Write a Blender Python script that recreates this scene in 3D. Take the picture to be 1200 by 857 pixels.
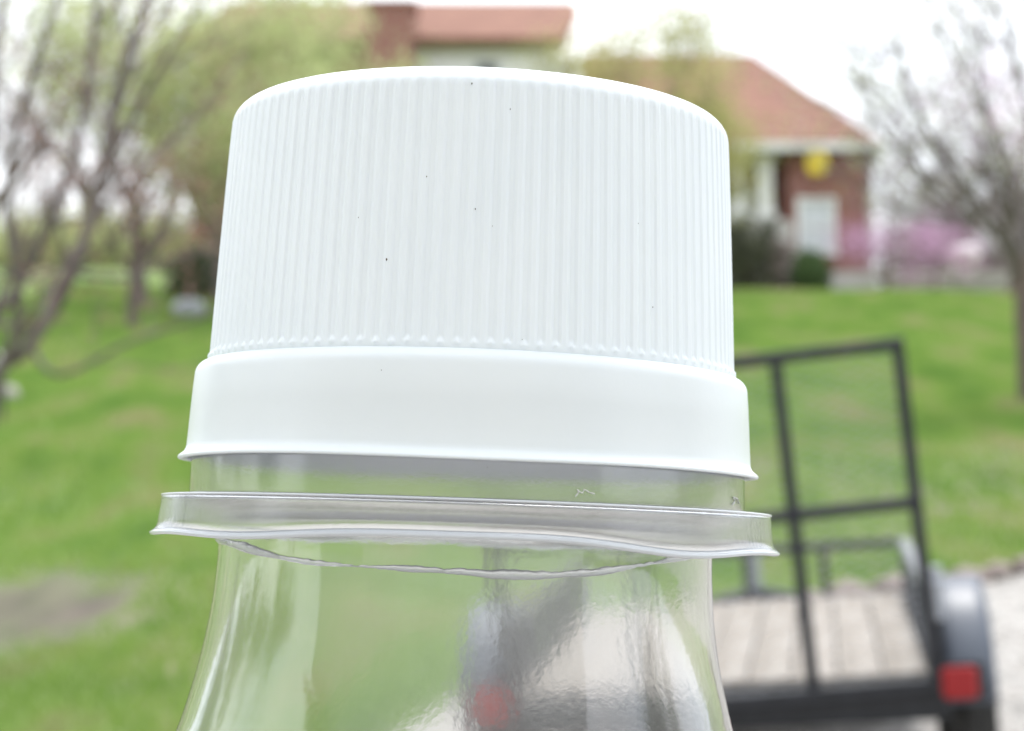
import bpy, math, random
import numpy as np
from mathutils import Vector, Matrix

PI = math.pi
R = math.radians
random.seed(7)
rng = np.random.default_rng(11)
for o in list(bpy.data.objects):
    bpy.data.objects.remove(o, do_unlink=True)
SC = bpy.context.scene
COL = SC.collection

# ------------------------------------------------------------------ camera
F = 2300.0                      # focal length in photo pixels (photo 1200 x 857)
CAMZ = 1.25
PITCH = math.atan(211.5 / F)
cam_d = bpy.data.cameras.new('camera')
cam_d.sensor_width = 36.0
cam_d.lens = F / 1200 * 36
cam_d.clip_start = 0.05
cam_d.clip_end = 5000
cam_d.dof.use_dof = True
cam_d.dof.focus_distance = 0.715
cam_d.dof.aperture_fstop = (cam_d.lens / 1000) / 0.0066
cam_d.dof.aperture_blades = 0
cam = bpy.data.objects.new('camera', cam_d)
COL.objects.link(cam)
cam.location = (0, 0, CAMZ)
cam.rotation_euler = (PI / 2 + PITCH, 0, 0)
SC.camera = cam

# ------------------------------------------------------------------ sky, sun, exposure
SUN_EL, SUN_AZ = R(72), R(18)     # high, beyond the house, behind thin cloud
world = bpy.data.worlds.new('World')
SC.world = world
world.use_nodes = True
nt = world.node_tree
nt.nodes.clear()
wo = nt.nodes.new('ShaderNodeOutputWorld')
bg = nt.nodes.new('ShaderNodeBackground')
sky = nt.nodes.new('ShaderNodeTexSky')
sky.sky_type = 'NISHITA'
sky.sun_disc = False
sky.sun_elevation = SUN_EL
sky.sun_rotation = SUN_AZ
tc = nt.nodes.new('ShaderNodeTexCoord')
mp = nt.nodes.new('ShaderNodeMapping')
mp.inputs['Scale'].default_value = (1.0, 1.0, 2.6)
nz = nt.nodes.new('ShaderNodeTexNoise')
nz.inputs['Scale'].default_value = 2.2
nz.inputs['Detail'].default_value = 5
cr = nt.nodes.new('ShaderNodeValToRGB')
cr.color_ramp.elements[0].position = 0.3
cr.color_ramp.elements[0].color = (0.70, 0.79, 0.88, 1)
cr.color_ramp.elements[1].position = 0.65
cr.color_ramp.elements[1].color = (1, 1, 1, 1)
vm = nt.nodes.new('ShaderNodeVectorMath')
vm.operation = 'SCALE'
vm.inputs['Scale'].default_value = 10.5
mx = nt.nodes.new('ShaderNodeMix')
mx.data_type = 'RGBA'
mx.inputs[0].default_value = 0.85
L = nt.links.new
L(tc.outputs['Generated'], mp.inputs['Vector'])
L(mp.outputs[0], nz.inputs['Vector'])
L(nz.outputs['Fac'], cr.inputs['Fac'])
L(cr.outputs['Color'], vm.inputs[0])
L(sky.outputs['Color'], mx.inputs[6])
L(vm.outputs[0], mx.inputs[7])
L(mx.outputs[2], bg.inputs['Color'])
bg.inputs['Strength'].default_value = 0.1
L(bg.outputs[0], wo.inputs['Surface'])

sun_d = bpy.data.lights.new('sun', 'SUN')
sun_d.energy = 2.0
sun_d.angle = R(20)
sun_d.color = (1.0, 0.97, 0.92)
sun = bpy.data.objects.new('sun', sun_d)
COL.objects.link(sun)
sun.location = (0, 0, 30)
sd = Vector((math.sin(SUN_AZ) * math.cos(SUN_EL), math.cos(SUN_AZ) * math.cos(SUN_EL), math.sin(SUN_EL)))
sun.rotation_euler = sd.to_track_quat('Z', 'Y').to_euler()

SC.view_settings.view_transform = 'Standard'
SC.view_settings.look = 'None'
SC.view_settings.exposure = 1.12
SC.view_settings.gamma = 1
SC.render.engine = 'CYCLES'
SC.cycles.max_bounces = 14
SC.cycles.transmission_bounces = 12
SC.cycles.transparent_max_bounces = 12

# ------------------------------------------------------------------ helpers
def PX(px, py, D):
    """world point seen at photo pixel (px, py) at forward distance D"""
    c, s = math.cos(PITCH), math.sin(PITCH)
    u = 428.5 - py
    y = F * c - u * s
    z = F * s + u * c
    k = D / y
    return Vector(((px - 600) * k, D, CAMZ + z * k))

def tag(o, label=None, cat=None, group=None, kind=None):
    if label: o['label'] = label
    if cat: o['category'] = cat
    if group: o['group'] = group
    if kind: o['kind'] = kind
    return o

def empty(name, loc=(0, 0, 0), rot=(0, 0, 0)):
    o = bpy.data.objects.new(name, None)
    o.empty_display_size = 0.1
    COL.objects.link(o)
    o.location = loc
    o.rotation_euler = rot
    return o

def mesh(name, v, f, mat, parent=None, smooth=False, loc=None, rot=None):
    me = bpy.data.meshes.new(name)
    me.from_pydata([tuple(p) for p in v], [], [tuple(q) for q in f])
    me.materials.append(mat)
    if smooth:
        me.shade_smooth()
    me.update()
    o = bpy.data.objects.new(name, me)
    COL.objects.link(o)
    if parent: o.parent = parent
    if loc is not None: o.location = loc
    if rot is not None: o.rotation_euler = rot
    return o

def link_copy(o, parent=None, loc=None):
    c = o.copy()
    COL.objects.link(c)
    if parent: c.parent = parent
    if loc is not None: c.location = loc
    return c

class MB:
    def __init__(s): s.v = []; s.f = []
    def add(s, v, f):
        n = len(s.v)
        s.v += [Vector(p) for p in v]
        s.f += [tuple(i + n for i in q) for q in f]
    def box(s, c, d, rot=None, bev=0.0):
        hx, hy, hz = d[0] / 2, d[1] / 2, d[2] / 2
        b = min(bev, hx * .9, hy * .9, hz * .9)
        if b <= 0:
            v = [(x, y, z) for z in (-hz, hz) for x, y in ((-hx, -hy), (hx, -hy), (hx, hy), (-hx, hy))]
            f = [(3, 2, 1, 0), (4, 5, 6, 7), (0, 1, 5, 4), (1, 2, 6, 5), (2, 3, 7, 6), (3, 0, 4, 7)]
        else:
            v = []
            def ring(ax, ay, z):
                return [(-ax + b, -ay, z), (ax - b, -ay, z), (ax, -ay + b, z), (ax, ay - b, z), (ax - b, ay, z), (-ax + b, ay, z), (-ax, ay - b, z), (-ax, -ay + b, z)]
            v += ring(hx - b, hy - b, -hz) if hx > 2 * b and hy > 2 * b else ring(hx * .8, hy * .8, -hz)
            v += ring(hx, hy, -hz + b) + ring(hx, hy, hz - b)
            v += ring(hx - b, hy - b, hz) if hx > 2 * b and hy > 2 * b else ring(hx * .8, hy * .8, hz)
            f = [tuple(range(7, -1, -1)), tuple(range(24, 32))]
            for k in range(3):
                for i in range(8):
                    j = (i + 1) % 8
                    f.append((8 * k + i, 8 * k + j, 8 * k + 8 + j, 8 * k + 8 + i))
        M = rot.to_3x3() if rot is not None else None
        c = Vector(c)
        s.add([((M @ Vector(p)) if M else Vector(p)) + c for p in v], f)
    def bar(s, a, b, w, h=None, bev=0.0):
        a, b = Vector(a), Vector(b)
        d = b - a
        q = d.to_track_quat('Z', 'Y').to_matrix()
        s.box((a + b) / 2, (w, h or w, d.length), q, bev)
    def tube(s, pts, rad, n=6, cap=True):
        pts = [Vector(p) for p in pts]
        m = len(pts)
        if not hasattr(rad, '__len__'): rad = [rad] * m
        base = len(s.v)
        up = Vector((0.13, 0.21, 1)).normalized()
        for i, p in enumerate(pts):
            t = (pts[min(i + 1, m - 1)] - pts[max(i - 1, 0)]).normalized()
            a = t.cross(up)
            if a.length < 1e-3: a = t.cross(Vector((1, 0, 0)))
            a.normalize()
            b = t.cross(a)
            for k in range(n):
                an = 2 * PI * k / n
                s.v.append(p + (a * math.cos(an) + b * math.sin(an)) * rad[i])
        for i in range(m - 1):
            for k in range(n):
                l = (k + 1) % n
                s.f.append((base + i * n + k, base + i * n + l, base + (i + 1) * n + l, base + (i + 1) * n + k))
        if cap:
            s.f.append(tuple(base + k for k in range(n)))
            s.f.append(tuple(base + (m - 1) * n + k for k in range(n - 1, -1, -1)))
    def lathe(s, prof, n, axis='z', c=(0, 0, 0)):
        base = len(s.v); c = Vector(c)
        for r, h in prof:
            for k in range(n):
                a = 2 * PI * k / n
                p = Vector((r * math.cos(a), r * math.sin(a), h))
                if axis == 'x': p = Vector((h, r * math.cos(a), r * math.sin(a)))
                s.v.append(p + c)
        for i in range(len(prof) - 1):
            for k in range(n):
                l = (k + 1) % n
                s.f.append((base + i * n + k, base + i * n + l, base + (i + 1) * n + l, base + (i + 1) * n + k))
    def build(s, name, mat, parent=None, smooth=False, **kw):
        return mesh(name, s.v, s.f, mat, parent, smooth, **kw)

# ------------------------------------------------------------------ materials
def pmat(name, col, rough=0.6, **kw):
    m = bpy.data.materials.new(name)
    m.use_nodes = True
    b = m.node_tree.nodes['Principled BSDF']
    b.inputs['Base Color'].default_value = (*col, 1)
    b.inputs['Roughness'].default_value = rough
    for k, v in kw.items():
        b.inputs[k.replace('_', ' ')].default_value = v
    return m

def noisy(name, cols, scale, rough=0.7, detail=4, bump=0.0, stretch=(1, 1, 1), pos=None, coord='Object', bscale=None, **kw):
    """noise -> colour ramp -> base colour, with bump"""
    m = pmat(name, cols[0], rough, **kw)
    n = m.node_tree; b = n.nodes['Principled BSDF']
    t = n.nodes.new('ShaderNodeTexCoord')
    mpp = n.nodes.new('ShaderNodeMapping'); mpp.inputs['Scale'].default_value = stretch
    z = n.nodes.new('ShaderNodeTexNoise'); z.inputs['Scale'].default_value = scale; z.inputs['Detail'].default_value = detail
    c = n.nodes.new('ShaderNodeValToRGB')
    el = c.color_ramp.elements
    k = len(cols)
    pos = pos or [0.3 + 0.4 * i / (k - 1) for i in range(k)]
    el[0].position = pos[0]; el[0].color = (*cols[0], 1)
    el[1].position = pos[-1]; el[1].color = (*cols[-1], 1)
    for i in range(1, k - 1):
        e = el.new(pos[i]); e.color = (*cols[i], 1)
    lk = n.links.new
    lk(t.outputs[coord], mpp.inputs[0]); lk(mpp.outputs[0], z.inputs['Vector']); lk(z.outputs['Fac'], c.inputs['Fac']); lk(c.outputs['Color'], b.inputs['Base Color'])
    if bump:
        bp = n.nodes.new('ShaderNodeBump'); bp.inputs['Strength'].default_value = bump; bp.inputs['Distance'].default_value = 0.01
        if bscale:
            z2 = n.nodes.new('ShaderNodeTexNoise'); z2.inputs['Scale'].default_value = bscale; z2.inputs['Detail'].default_value = 3
            lk(mpp.outputs[0], z2.inputs['Vector']); lk(z2.outputs['Fac'], bp.inputs['Height'])
        else:
            lk(z.outputs['Fac'], bp.inputs['Height'])
        lk(bp.outputs[0], b.inputs['Normal'])
    return m

M = {}
M['bark_grey'] = noisy('bark_grey', [(.085, .07, .065), (.19, .16, .15)], 9, bump=.5, stretch=(1, 1, .3))
M['bark_brown'] = noisy('bark_brown', [(.07, .052, .045), (.17, .12, .10)], 8, bump=.5, stretch=(1, 1, .3))
M['twig'] = noisy('twig', [(.16, .13, .12), (.30, .24, .22)], 3)
M['brush'] = noisy('brush', [(.15, .12, .12), (.24, .19, .19), (.26, .24, .18)], .6)
M['twig_red'] = noisy('twig_red', [(.26, .12, .10), (.36, .20, .17)], 3)
M['leaf_spring'] = noisy('leaf_spring', [(.34, .39, .17), (.45, .50, .24), (.55, .54, .32)], 1.3)
M['leaf_olive'] = noisy('leaf_olive', [(.28, .29, .11), (.42, .42, .17), (.45, .36, .20)], 1.1)
M['leaf_dark'] = noisy('leaf_dark', [(.025, .05, .02), (.06, .10, .035), (.10, .14, .05)], 3)
M['leaf_hedge'] = noisy('leaf_hedge', [(.05, .055, .04), (.11, .12, .06)], 3)
M['leaf_mid'] = noisy('leaf_mid', [(.05, .10, .03), (.10, .17, .05)], 3)
def add_translucent(m, fac=.45):
    n = m.node_tree; lk = n.links.new
    b = n.nodes['Principled BSDF']; out = [x for x in n.nodes if x.type == 'OUTPUT_MATERIAL'][0]
    t = n.nodes.new('ShaderNodeBsdfTranslucent'); mxs = n.nodes.new('ShaderNodeMixShader'); mxs.inputs[0].default_value = fac
    src = b.inputs['Base Color'].links[0].from_socket
    lk(src, t.inputs['Color']); lk(b.outputs[0], mxs.inputs[1]); lk(t.outputs[0], mxs.inputs[2]); lk(mxs.outputs[0], out.inputs['Surface'])
M['blossom'] = noisy('blossom', [(.50, .26, .46), (.62, .40, .58)], 3)
for k_ in ('leaf_spring', 'leaf_olive', 'blossom'): add_translucent(M[k_])
M['blossom_white'] = noisy('blossom_white', [(.6, .6, .62), (.78, .76, .76)], 3)
M['white_paint'] = noisy('white_paint', [(.68, .68, .66), (.78, .78, .76)], 2, rough=.5)
M['steel_black'] = noisy('steel_black', [(.006, .008, .012), (.018, .02, .027)], 12, rough=.5, bump=.1)
M['steel_grey'] = noisy('steel_grey', [(.16, .17, .19), (.28, .29, .31)], 14, rough=.45, Metallic=.4)
M['zinc'] = noisy('zinc', [(.35, .38, .43), (.5, .52, .56)], 20, rough=.4, Metallic=.6)
M['fender'] = noisy('fender', [(.06, .072, .10), (.095, .11, .14)], 5, rough=.5, Coat_Weight=.15, Coat_Roughness=.3)
M['rubber'] = noisy('rubber', [(.018, .018, .018), (.035, .034, .032)], 15, rough=.8)
M['red_lens'] = pmat('red_lens', (.27, .003, .006), .45)
M['glass_dark'] = pmat('glass_dark', (.06, .075, .085), .08)
M['rock'] = noisy('rock', [(.24, .25, .28), (.42, .43, .46)], 4, bump=.8)
M['mulch'] = noisy('mulch', [(.12, .075, .06), (.22, .15, .12)], 8, bump=.8)
M['stone'] = noisy('stone', [(.25, .23, .21), (.40, .37, .34)], 3, bump=.7)
M['edging'] = noisy('edging', [(.16, .12, .11), (.27, .22, .20)], 5, bump=.8)
M['gravel'] = noisy('gravel', [(.22, .20, .185), (.31, .295, .28), (.42, .405, .39)], 14, detail=8, bump=1.0, bscale=45, rough=.9)
M['yellow'] = noisy('yellow', [(.72, .52, .03), (.80, .62, .06)], 6)
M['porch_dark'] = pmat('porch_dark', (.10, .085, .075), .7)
M['concrete'] = noisy('concrete', [(.42, .40, .37), (.54, .52, .49)], 4, bump=.3)

def brick_mat(name, c1, c2, mortar, sx):
    m = pmat(name, c1, .85)
    n = m.node_tree; b = n.nodes['Principled BSDF']
    t = n.nodes.new('ShaderNodeTexCoord')
    mpp = n.nodes.new('ShaderNodeMapping'); mpp.inputs['Rotation'].default_value = (PI / 2, 0, 0)
    k = n.nodes.new('ShaderNodeTexBrick')
    k.inputs['Color1'].default_value = (*c1, 1); k.inputs['Color2'].default_value = (*c2, 1); k.inputs['Mortar'].default_value = (*mortar, 1)
    k.inputs['Scale'].default_value = sx
    k.inputs['Mortar Size'].default_value = .018
    k.inputs['Brick Width'].default_value = .5; k.inputs['Row Height'].default_value = .16
    lk = n.links.new
    lk(t.outputs['Object'], mpp.inputs[0]); lk(mpp.outputs[0], k.inputs['Vector']); lk(k.outputs['Color'], b.inputs['Base Color'])
    return m
M['brick'] = brick_mat('brick', (.22, .065, .05), (.28, .10, .075), (.34, .26, .23), 2.2)
M['shingle'] = brick_mat('shingle', (.19, .08, .052), (.245, .115, .075), (.14, .06, .045), 1.3)
M['siding'] = noisy('siding', [(.84, .83, .84), (.90, .89, .90)], 2, rough=.6)

# lawn: greens with worn tan and bare patches
def lawn_mat():
    m = pmat('lawn', (.1, .2, .04), .9)
    n = m.node_tree; b = n.nodes['Principled BSDF']; lk = n.links.new
    t = n.nodes.new('ShaderNodeTexCoord')
    mp2 = n.nodes.new('ShaderNodeMapping'); mp2.inputs['Scale'].default_value = (1.15, .38, 1)
    lk(t.outputs['Object'], mp2.inputs[0])
    def noise(sc, det=4):
        z = n.nodes.new('ShaderNodeTexNoise'); z.inputs['Scale'].default_value = sc; z.inputs['Detail'].default_value = det
        lk(mp2.outputs[0], z.inputs['Vector']); return z
    def ramp(src, stops):
        c = n.nodes.new('ShaderNodeValToRGB'); el = c.color_ramp.elements
        el[0].position = stops[0][0]; el[0].color = (*stops[0][1], 1)
        el[1].position = stops[-1][0]; el[1].color = (*stops[-1][1], 1)
        for p, q in stops[1:-1]:
            e = el.new(p); e.color = (*q, 1)
        lk(src, c.inputs['Fac']); return c
    def mix(f, a, bb):
        x = n.nodes.new('ShaderNodeMix'); x.data_type = 'RGBA'
        lk(f, x.inputs[0]); lk(a, x.inputs[6]); lk(bb, x.inputs[7]); return x
    g = ramp(noise(.9, 6).outputs['Fac'], [(.3, (.085, .16, .03)), (.5, (.125, .20, .045)), (.7, (.18, .22, .075))])
    tan = ramp(noise(3, 4).outputs['Fac'], [(.3, (.20, .17, .10)), (.7, (.25, .21, .14))])
    k1 = ramp(noise(.55, 5).outputs['Fac'], [(.50, (0, 0, 0)), (.68, (.75, .75, .75))])
    a1 = mix(k1.outputs['Color'], g.outputs['Color'], tan.outputs['Color'])
    at = n.nodes.new('ShaderNodeAttribute'); at.attribute_name = 'wear'
    tn = ramp(noise(2.5, 5).outputs['Fac'], [(.3, (.055, .042, .034)), (.7, (.125, .098, .082))])
    md = n.nodes.new('ShaderNodeMath'); md.operation = 'MULTIPLY'
    z5 = ramp(noise(1.6, 6).outputs['Fac'], [(.33, (.7, .7, .7)), (.6, (1, 1, 1))])
    lk(at.outputs['Fac'], md.inputs[0]); lk(z5.outputs['Color'], md.inputs[1])
    a2 = mix(md.outputs[0], a1.outputs[2], tn.outputs['Color'])
    lk(a2.outputs[2], b.inputs['Base Color'])
    bp = n.nodes.new('ShaderNodeBump'); bp.inputs['Strength'].default_value = .8; bp.inputs['Distance'].default_value = .05
    lk(noise(25, 5).outputs['Fac'], bp.inputs['Height']); lk(bp.outputs[0], b.inputs['Normal'])
    return m
M['lawn'] = lawn_mat()
M['grass'] = noisy('grass', [(.155, .285, .05), (.255, .38, .08), (.38, .36, .18)], 1.3, detail=6, pos=[.30, .52, .70], stretch=(1.15, .38, 1))
add_translucent(M['grass'], .35)

# white cap plastic: gently glossy with a little translucence
def cap_mat():
    m = noisy('white_plastic', [(.742, .79, .82), (.766, .81, .835)], 30, rough=.34, bump=.0, detail=6)
    n = m.node_tree; b = n.nodes['Principled BSDF']
    b.inputs['Subsurface Weight'].default_value = .25
    b.inputs['Subsurface Radius'].default_value = (.004, .004, .005)
    b.inputs['Subsurface Scale'].default_value = 1.0
    t = n.nodes.new('ShaderNodeTexCoord')
    z = n.nodes.new('ShaderNodeTexNoise'); z.inputs['Scale'].default_value = 260; z.inputs['Detail'].default_value = 4
    bp = n.nodes.new('ShaderNodeBump'); bp.inputs['Strength'].default_value = .10; bp.inputs['Distance'].default_value = .0006
    n.links.new(t.outputs['Object'], z.inputs['Vector']); n.links.new(z.outputs['Fac'], bp.inputs['Height']); n.links.new(bp.outputs[0], b.inputs['Normal'])
    return m
M['cap'] = cap_mat()

def clear_mat(name, rough, stretch, sc, dist, col=(.97, .975, .975), fine=None):
    m = pmat(name, col, rough, IOR=1.58)
    n = m.node_tree; b = n.nodes['Principled BSDF']
    b.inputs['Transmission Weight'].default_value = 1.0
    t = n.nodes.new('ShaderNodeTexCoord')
    mpp = n.nodes.new('ShaderNodeMapping'); mpp.inputs['Scale'].default_value = stretch
    z = n.nodes.new('ShaderNodeTexNoise'); z.inputs['Scale'].default_value = sc; z.inputs['Detail'].default_value = 3
    bp = n.nodes.new('ShaderNodeBump'); bp.inputs['Strength'].default_value = 1; bp.inputs['Distance'].default_value = dist
    lk = n.links.new
    lk(t.outputs['Object'], mpp.inputs[0]); lk(mpp.outputs[0], z.inputs['Vector']); lk(z.outputs['Fac'], bp.inputs['Height'])
    last = bp
    if fine:
        z2 = n.nodes.new('ShaderNodeTexNoise'); z2.inputs['Scale'].default_value = fine[0]; z2.inputs['Detail'].default_value = 3
        b2 = n.nodes.new('ShaderNodeBump'); b2.inputs['Strength'].default_value = 1; b2.inputs['Distance'].default_value = fine[1]
        lk(t.outputs['Object'], z2.inputs['Vector']); lk(z2.outputs['Fac'], b2.inputs['Height']); lk(bp.outputs[0], b2.inputs['Normal'])
        last = b2
    lk(last.outputs[0], b.inputs['Normal'])
    return m
M['clear'] = clear_mat('clear_plastic', .05, (1, 1, .10), 45, .00014, fine=(330, .00002))
M['clear_neck'] = clear_mat('clear_neck_plastic', .11, (1, 1, .4), 40, .0001, col=(.955, .955, .955), fine=(330, .00003))
M['clear_ring'] = clear_mat('clear_ring_plastic', .19, (1, 1, .5), 30, .0003, col=(.97, .97, .975), fine=(400, .00006))
M['milky'] = pmat('milky_plastic', (.80, .83, .87), .18, IOR=1.45)
M['milky'].node_tree.nodes['Principled BSDF'].inputs['Transmission Weight'].default_value = .35
M['glue'] = clear_mat('clear_glue', .14, (1, 1, 1), 160, .0006, col=(.95, .97, .98))
M['glue'].node_tree.nodes['Principled BSDF'].inputs['Transmission Weight'].default_value = .68
M['dirt'] = pmat('dirt', (.10, .08, .06), .9)

# ------------------------------------------------------------------ terrain
HP = [(-400, 2), (-30, .2), (0, 0), (4, .0), (7.5, .18), (10.3, .46), (14, 1.02), (20, 2.15), (30, 4.2), (41, 6.5), (46, 7.12), (52, 7.35), (70, 7.7), (120, 8.6), (900, 14)]
hx = np.array([p[0] for p in HP], float); hy = np.array([p[1] for p in HP], float)
hs = np.zeros(len(HP))
dl = np.diff(hy) / np.diff(hx)
for i in range(1, len(HP) - 1):
    if dl[i - 1] * dl[i] > 0:
        hs[i] = 2 * dl[i - 1] * dl[i] / (dl[i - 1] + dl[i])
hs[-1] = dl[-1]; hs[0] = dl[0]
def H(x, y):
    x = np.asarray(x, float); y = np.asarray(y, float)
    yy = np.clip(y, hx[0], hx[-1] - 1e-6)
    k = np.clip(np.searchsorted(hx, yy, side='right') - 1, 0, len(HP) - 2)
    w = hx[k + 1] - hx[k]; t = (yy - hx[k]) / w
    h = hy[k] * (1 + 2 * t) * (1 - t) ** 2 + hs[k] * w * t * (1 - t) ** 2 + hy[k + 1] * t * t * (3 - 2 * t) + hs[k + 1] * w * t * t * (t - 1)
    f = np.clip((y - 2) / 4, 0, 1); f = f * f * (3 - 2 * f) * (1 - .9 * np.clip((y - 18) / 14, 0, 1))
    rise = np.clip((-x - 3) / 6, 0, 1) * np.clip((y - 40) / 20, 0, 1) * 2.2
    cs = .32 * np.tanh((x - 1.0) / 4.5) * f
    rough = .035 * np.sin(x * 1.3 + y * .7) * np.sin(y * .9 - x * .4) * np.clip((y - 9) / 6, 0, 1)
    return h + cs + rough + rise
def G(x, y, up=0.0):
    return Vector((x, y, float(H(x, y)) + up))
def hit(px, py):
    """where the ray through a photo pixel meets the ground"""
    lo = 3.0
    prev = None
    for D in np.arange(3, 200, .05):
        p = PX(px, py, D)
        if p.z <= float(H(p.x, p.y)):
            return Vector((p.x, p.y, float(H(p.x, p.y))))
    p = PX(px, py, 42)
    return Vector((p.x, p.y, float(H(p.x, p.y))))

def grid(name, xs, ys, mat, up=0.0, kind='structure', keep=None, wear=None):
    X, Y = np.meshgrid(xs, ys)
    Z = H(X, Y) + up
    v = np.stack([X.ravel(), Y.ravel(), Z.ravel()], 1)
    nx, ny = len(xs), len(ys)
    f = []
    for j in range(ny - 1):
        for i in range(nx - 1):
            a = j * nx + i
            if keep is not None and not keep((xs[i] + xs[i + 1]) / 2, (ys[j] + ys[j + 1]) / 2): continue
            f.append((a, a + 1, a + nx + 1, a + nx))
    o = mesh(name, v, f, mat, smooth=True)
    o['kind'] = kind
    if wear is not None:
        at = o.data.attributes.new('wear', 'FLOAT', 'POINT')
        at.data.foreach_set('value', wear(X.ravel(), Y.ravel()).astype(np.float32))
    return o

xs = np.unique(np.concatenate([np.arange(-6, 6, .125), np.linspace(-900, -30, 14), np.arange(-30, 30.1, .5), np.linspace(30, 900, 14)]))
ys = np.unique(np.concatenate([np.arange(8, 18, .125), np.linspace(-400, -8, 8), np.arange(-8, 60.1, .5), np.linspace(60, 900, 16)]))
WORN = []
for (px, py, r, a) in [(15, 722, .95, 1.0), (-40, 735, .9, 1.0), (55, 705, .6, 1.0), (130, 690, .45, .55), (985, 560, 1.5, .45), (1100, 585, 1.6, .5), (1150, 620, .8, .35), (1180, 540, 1.2, .5), (885, 560, 1.2, .5), (260, 620, .8, .3), (20, 590, .9, .35), (330, 560, .9, .35), (1185, 655, .7, .4), (520, 520, 1.5, .4)]:
    q = hit(px, py); WORN.append((q.x, q.y, r, a))
def wear(x, y):
    w = np.zeros_like(x)
    for (cx, cy, r, a) in WORN:
        w = np.maximum(w, a * np.exp(-(((x - cx) / (r * 1.3)) ** 2 + ((y - cy) / (r * 1.9)) ** 2)))
    nzz = .5 * np.sin(x * 5.3 + 1.7 * np.sin(y * 2.1)) * np.sin(y * 3.7 + 1.3 * np.sin(x * 3.1)) + .3 * np.sin(x * 11.1 + y * 7.3) * np.sin(y * 9.1 - x * 6.2)
    return np.clip(w * (1.25 + .55 * nzz) - .12, 0, 1)
# fine ground near, so that the worn patches resolve
grid('lawn', xs, ys, M['lawn'], wear=wear)

# gravel driveway: runs under bottle and trailer and off to the right
e1 = hit(1200, 678); e2 = hit(1138, 690); e3 = hit(560, 812); e4 = hit(455, 870)
def drive_far(x):
    """far edge of the driveway as y(x)"""
    pts = [(-9, 3.2), (e4.x - .6, e4.y - 1.6), (e4.x, e4.y - .2), (e3.x, e3.y + .3), (.2, 11.6), (e2.x, e2.y), (e1.x, e1.y), (8, e1.y + .9), (16, e1.y + 2.5), (26, e1.y + 4)]
    return np.interp(x, [p[0] for p in pts], [p[1] for p in pts])
gx = np.arange(-9, 26, .25)
rows = []
nrow = 60
v = []
for x in gx:
    yf = float(drive_far(x)) + .06 * math.sin(x * 5.1) + .05 * math.sin(x * 11.3)
    for j in range(nrow + 1):
        y = -7 + (yf + 7) * (j / nrow)
        v.append((x, y, float(H(x, y)) + .02))
f = []
for i in range(len(gx) - 1):
    for j in range(nrow):
        a = i * (nrow + 1) + j
        f.append((a, a + nrow + 1, a + nrow + 2, a + 1))
dr = mesh('driveway', v, f, M['gravel'], smooth=True); dr['kind'] = 'structure'

# gravel stones
ICO = [(0, 0, 1), (.89, 0, .45), (.28, .85, .45), (-.72, .53, .45), (-.72, -.53, .45), (.28, -.85, .45), (.72, .53, -.45), (-.28, .85, -.45), (-.89, 0, -.45), (-.28, -.85, -.45), (.72, -.53, -.45), (0, 0, -1)]
IF = [(0, 1, 2), (0, 2, 3), (0, 3, 4), (0, 4, 5), (0, 5, 1), (1, 6, 2), (2, 7, 3), (3, 8, 4), (4, 9, 5), (5, 10, 1), (6, 7, 2), (7, 8, 3), (8, 9, 4), (9, 10, 5), (10, 6, 1), (11, 7, 6), (11, 8, 7), (11, 9, 8), (11, 10, 9), (11, 6, 10)]
ico = np.array(ICO); icf = np.array(IF)
def stones(name, n, xr, yr, smin, smax, mat, cond):
    V = []; Fc = []; c = 0
    while c < n:
        x = random.uniform(*xr); y = random.uniform(*yr)
        if not cond(x, y): continue
        s = random.uniform(smin, smax)
        sc = np.array([s * random.uniform(.8, 1.5), s * random.uniform(.8, 1.5), s * random.uniform(.45, .8)])
        a = random.random() * 6.28
        w = ico * (1 + rng.uniform(-.18, .18, (12, 1))) * sc
        ca, sa = math.cos(a), math.sin(a)
        w = np.stack([w[:, 0] * ca - w[:, 1] * sa + x, w[:, 0] * sa + w[:, 1] * ca + y, w[:, 2] + float(H(x, y)) + .02], 1)
        V.append(w); Fc.append(icf + 12 * c); c += 1
    o = mesh(name, np.concatenate(V), np.concatenate(Fc), mat)
    return o
gs = stones('gravel_stones', 9000, (-2, 6.5), (4, 14.5), .009, .026, noisy('gravel_stone', [(.24, .22, .20), (.36, .345, .33), (.50, .48, .465)], 2.5, rough=.9), lambda x, y: y < drive_far(x) + .1)
tag(gs, 'loose pale grey gravel spread over the driveway', 'gravel', kind='stuff')

# edging of rough stones along the far side of the driveway
seg = []
x = e3.x + .1
k = 0
er = empty('driveway_edging', G(e2.x, e2.y))
tag(er, 'low brown stone edging between gravel driveway and lawn', 'edging')
edge_protos = []
for i in range(4):
    w = ico * (1 + rng.uniform(-.15, .15, (12, 1))) * np.array([.19, .10, .085])
    edge_protos.append(w)
x = 1.9
while x < 9.5:
    y = float(drive_far(x)) + .10
    w = random.choice(edge_protos)
    s = random.uniform(.8, 1.2)
    mesh('edging_stone', w * s, IF, M['edging'], er, loc=G(x, y, .05) - er.location, rot=(0, 0, random.uniform(-.3, .5)))
    x += .30 * s

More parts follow.
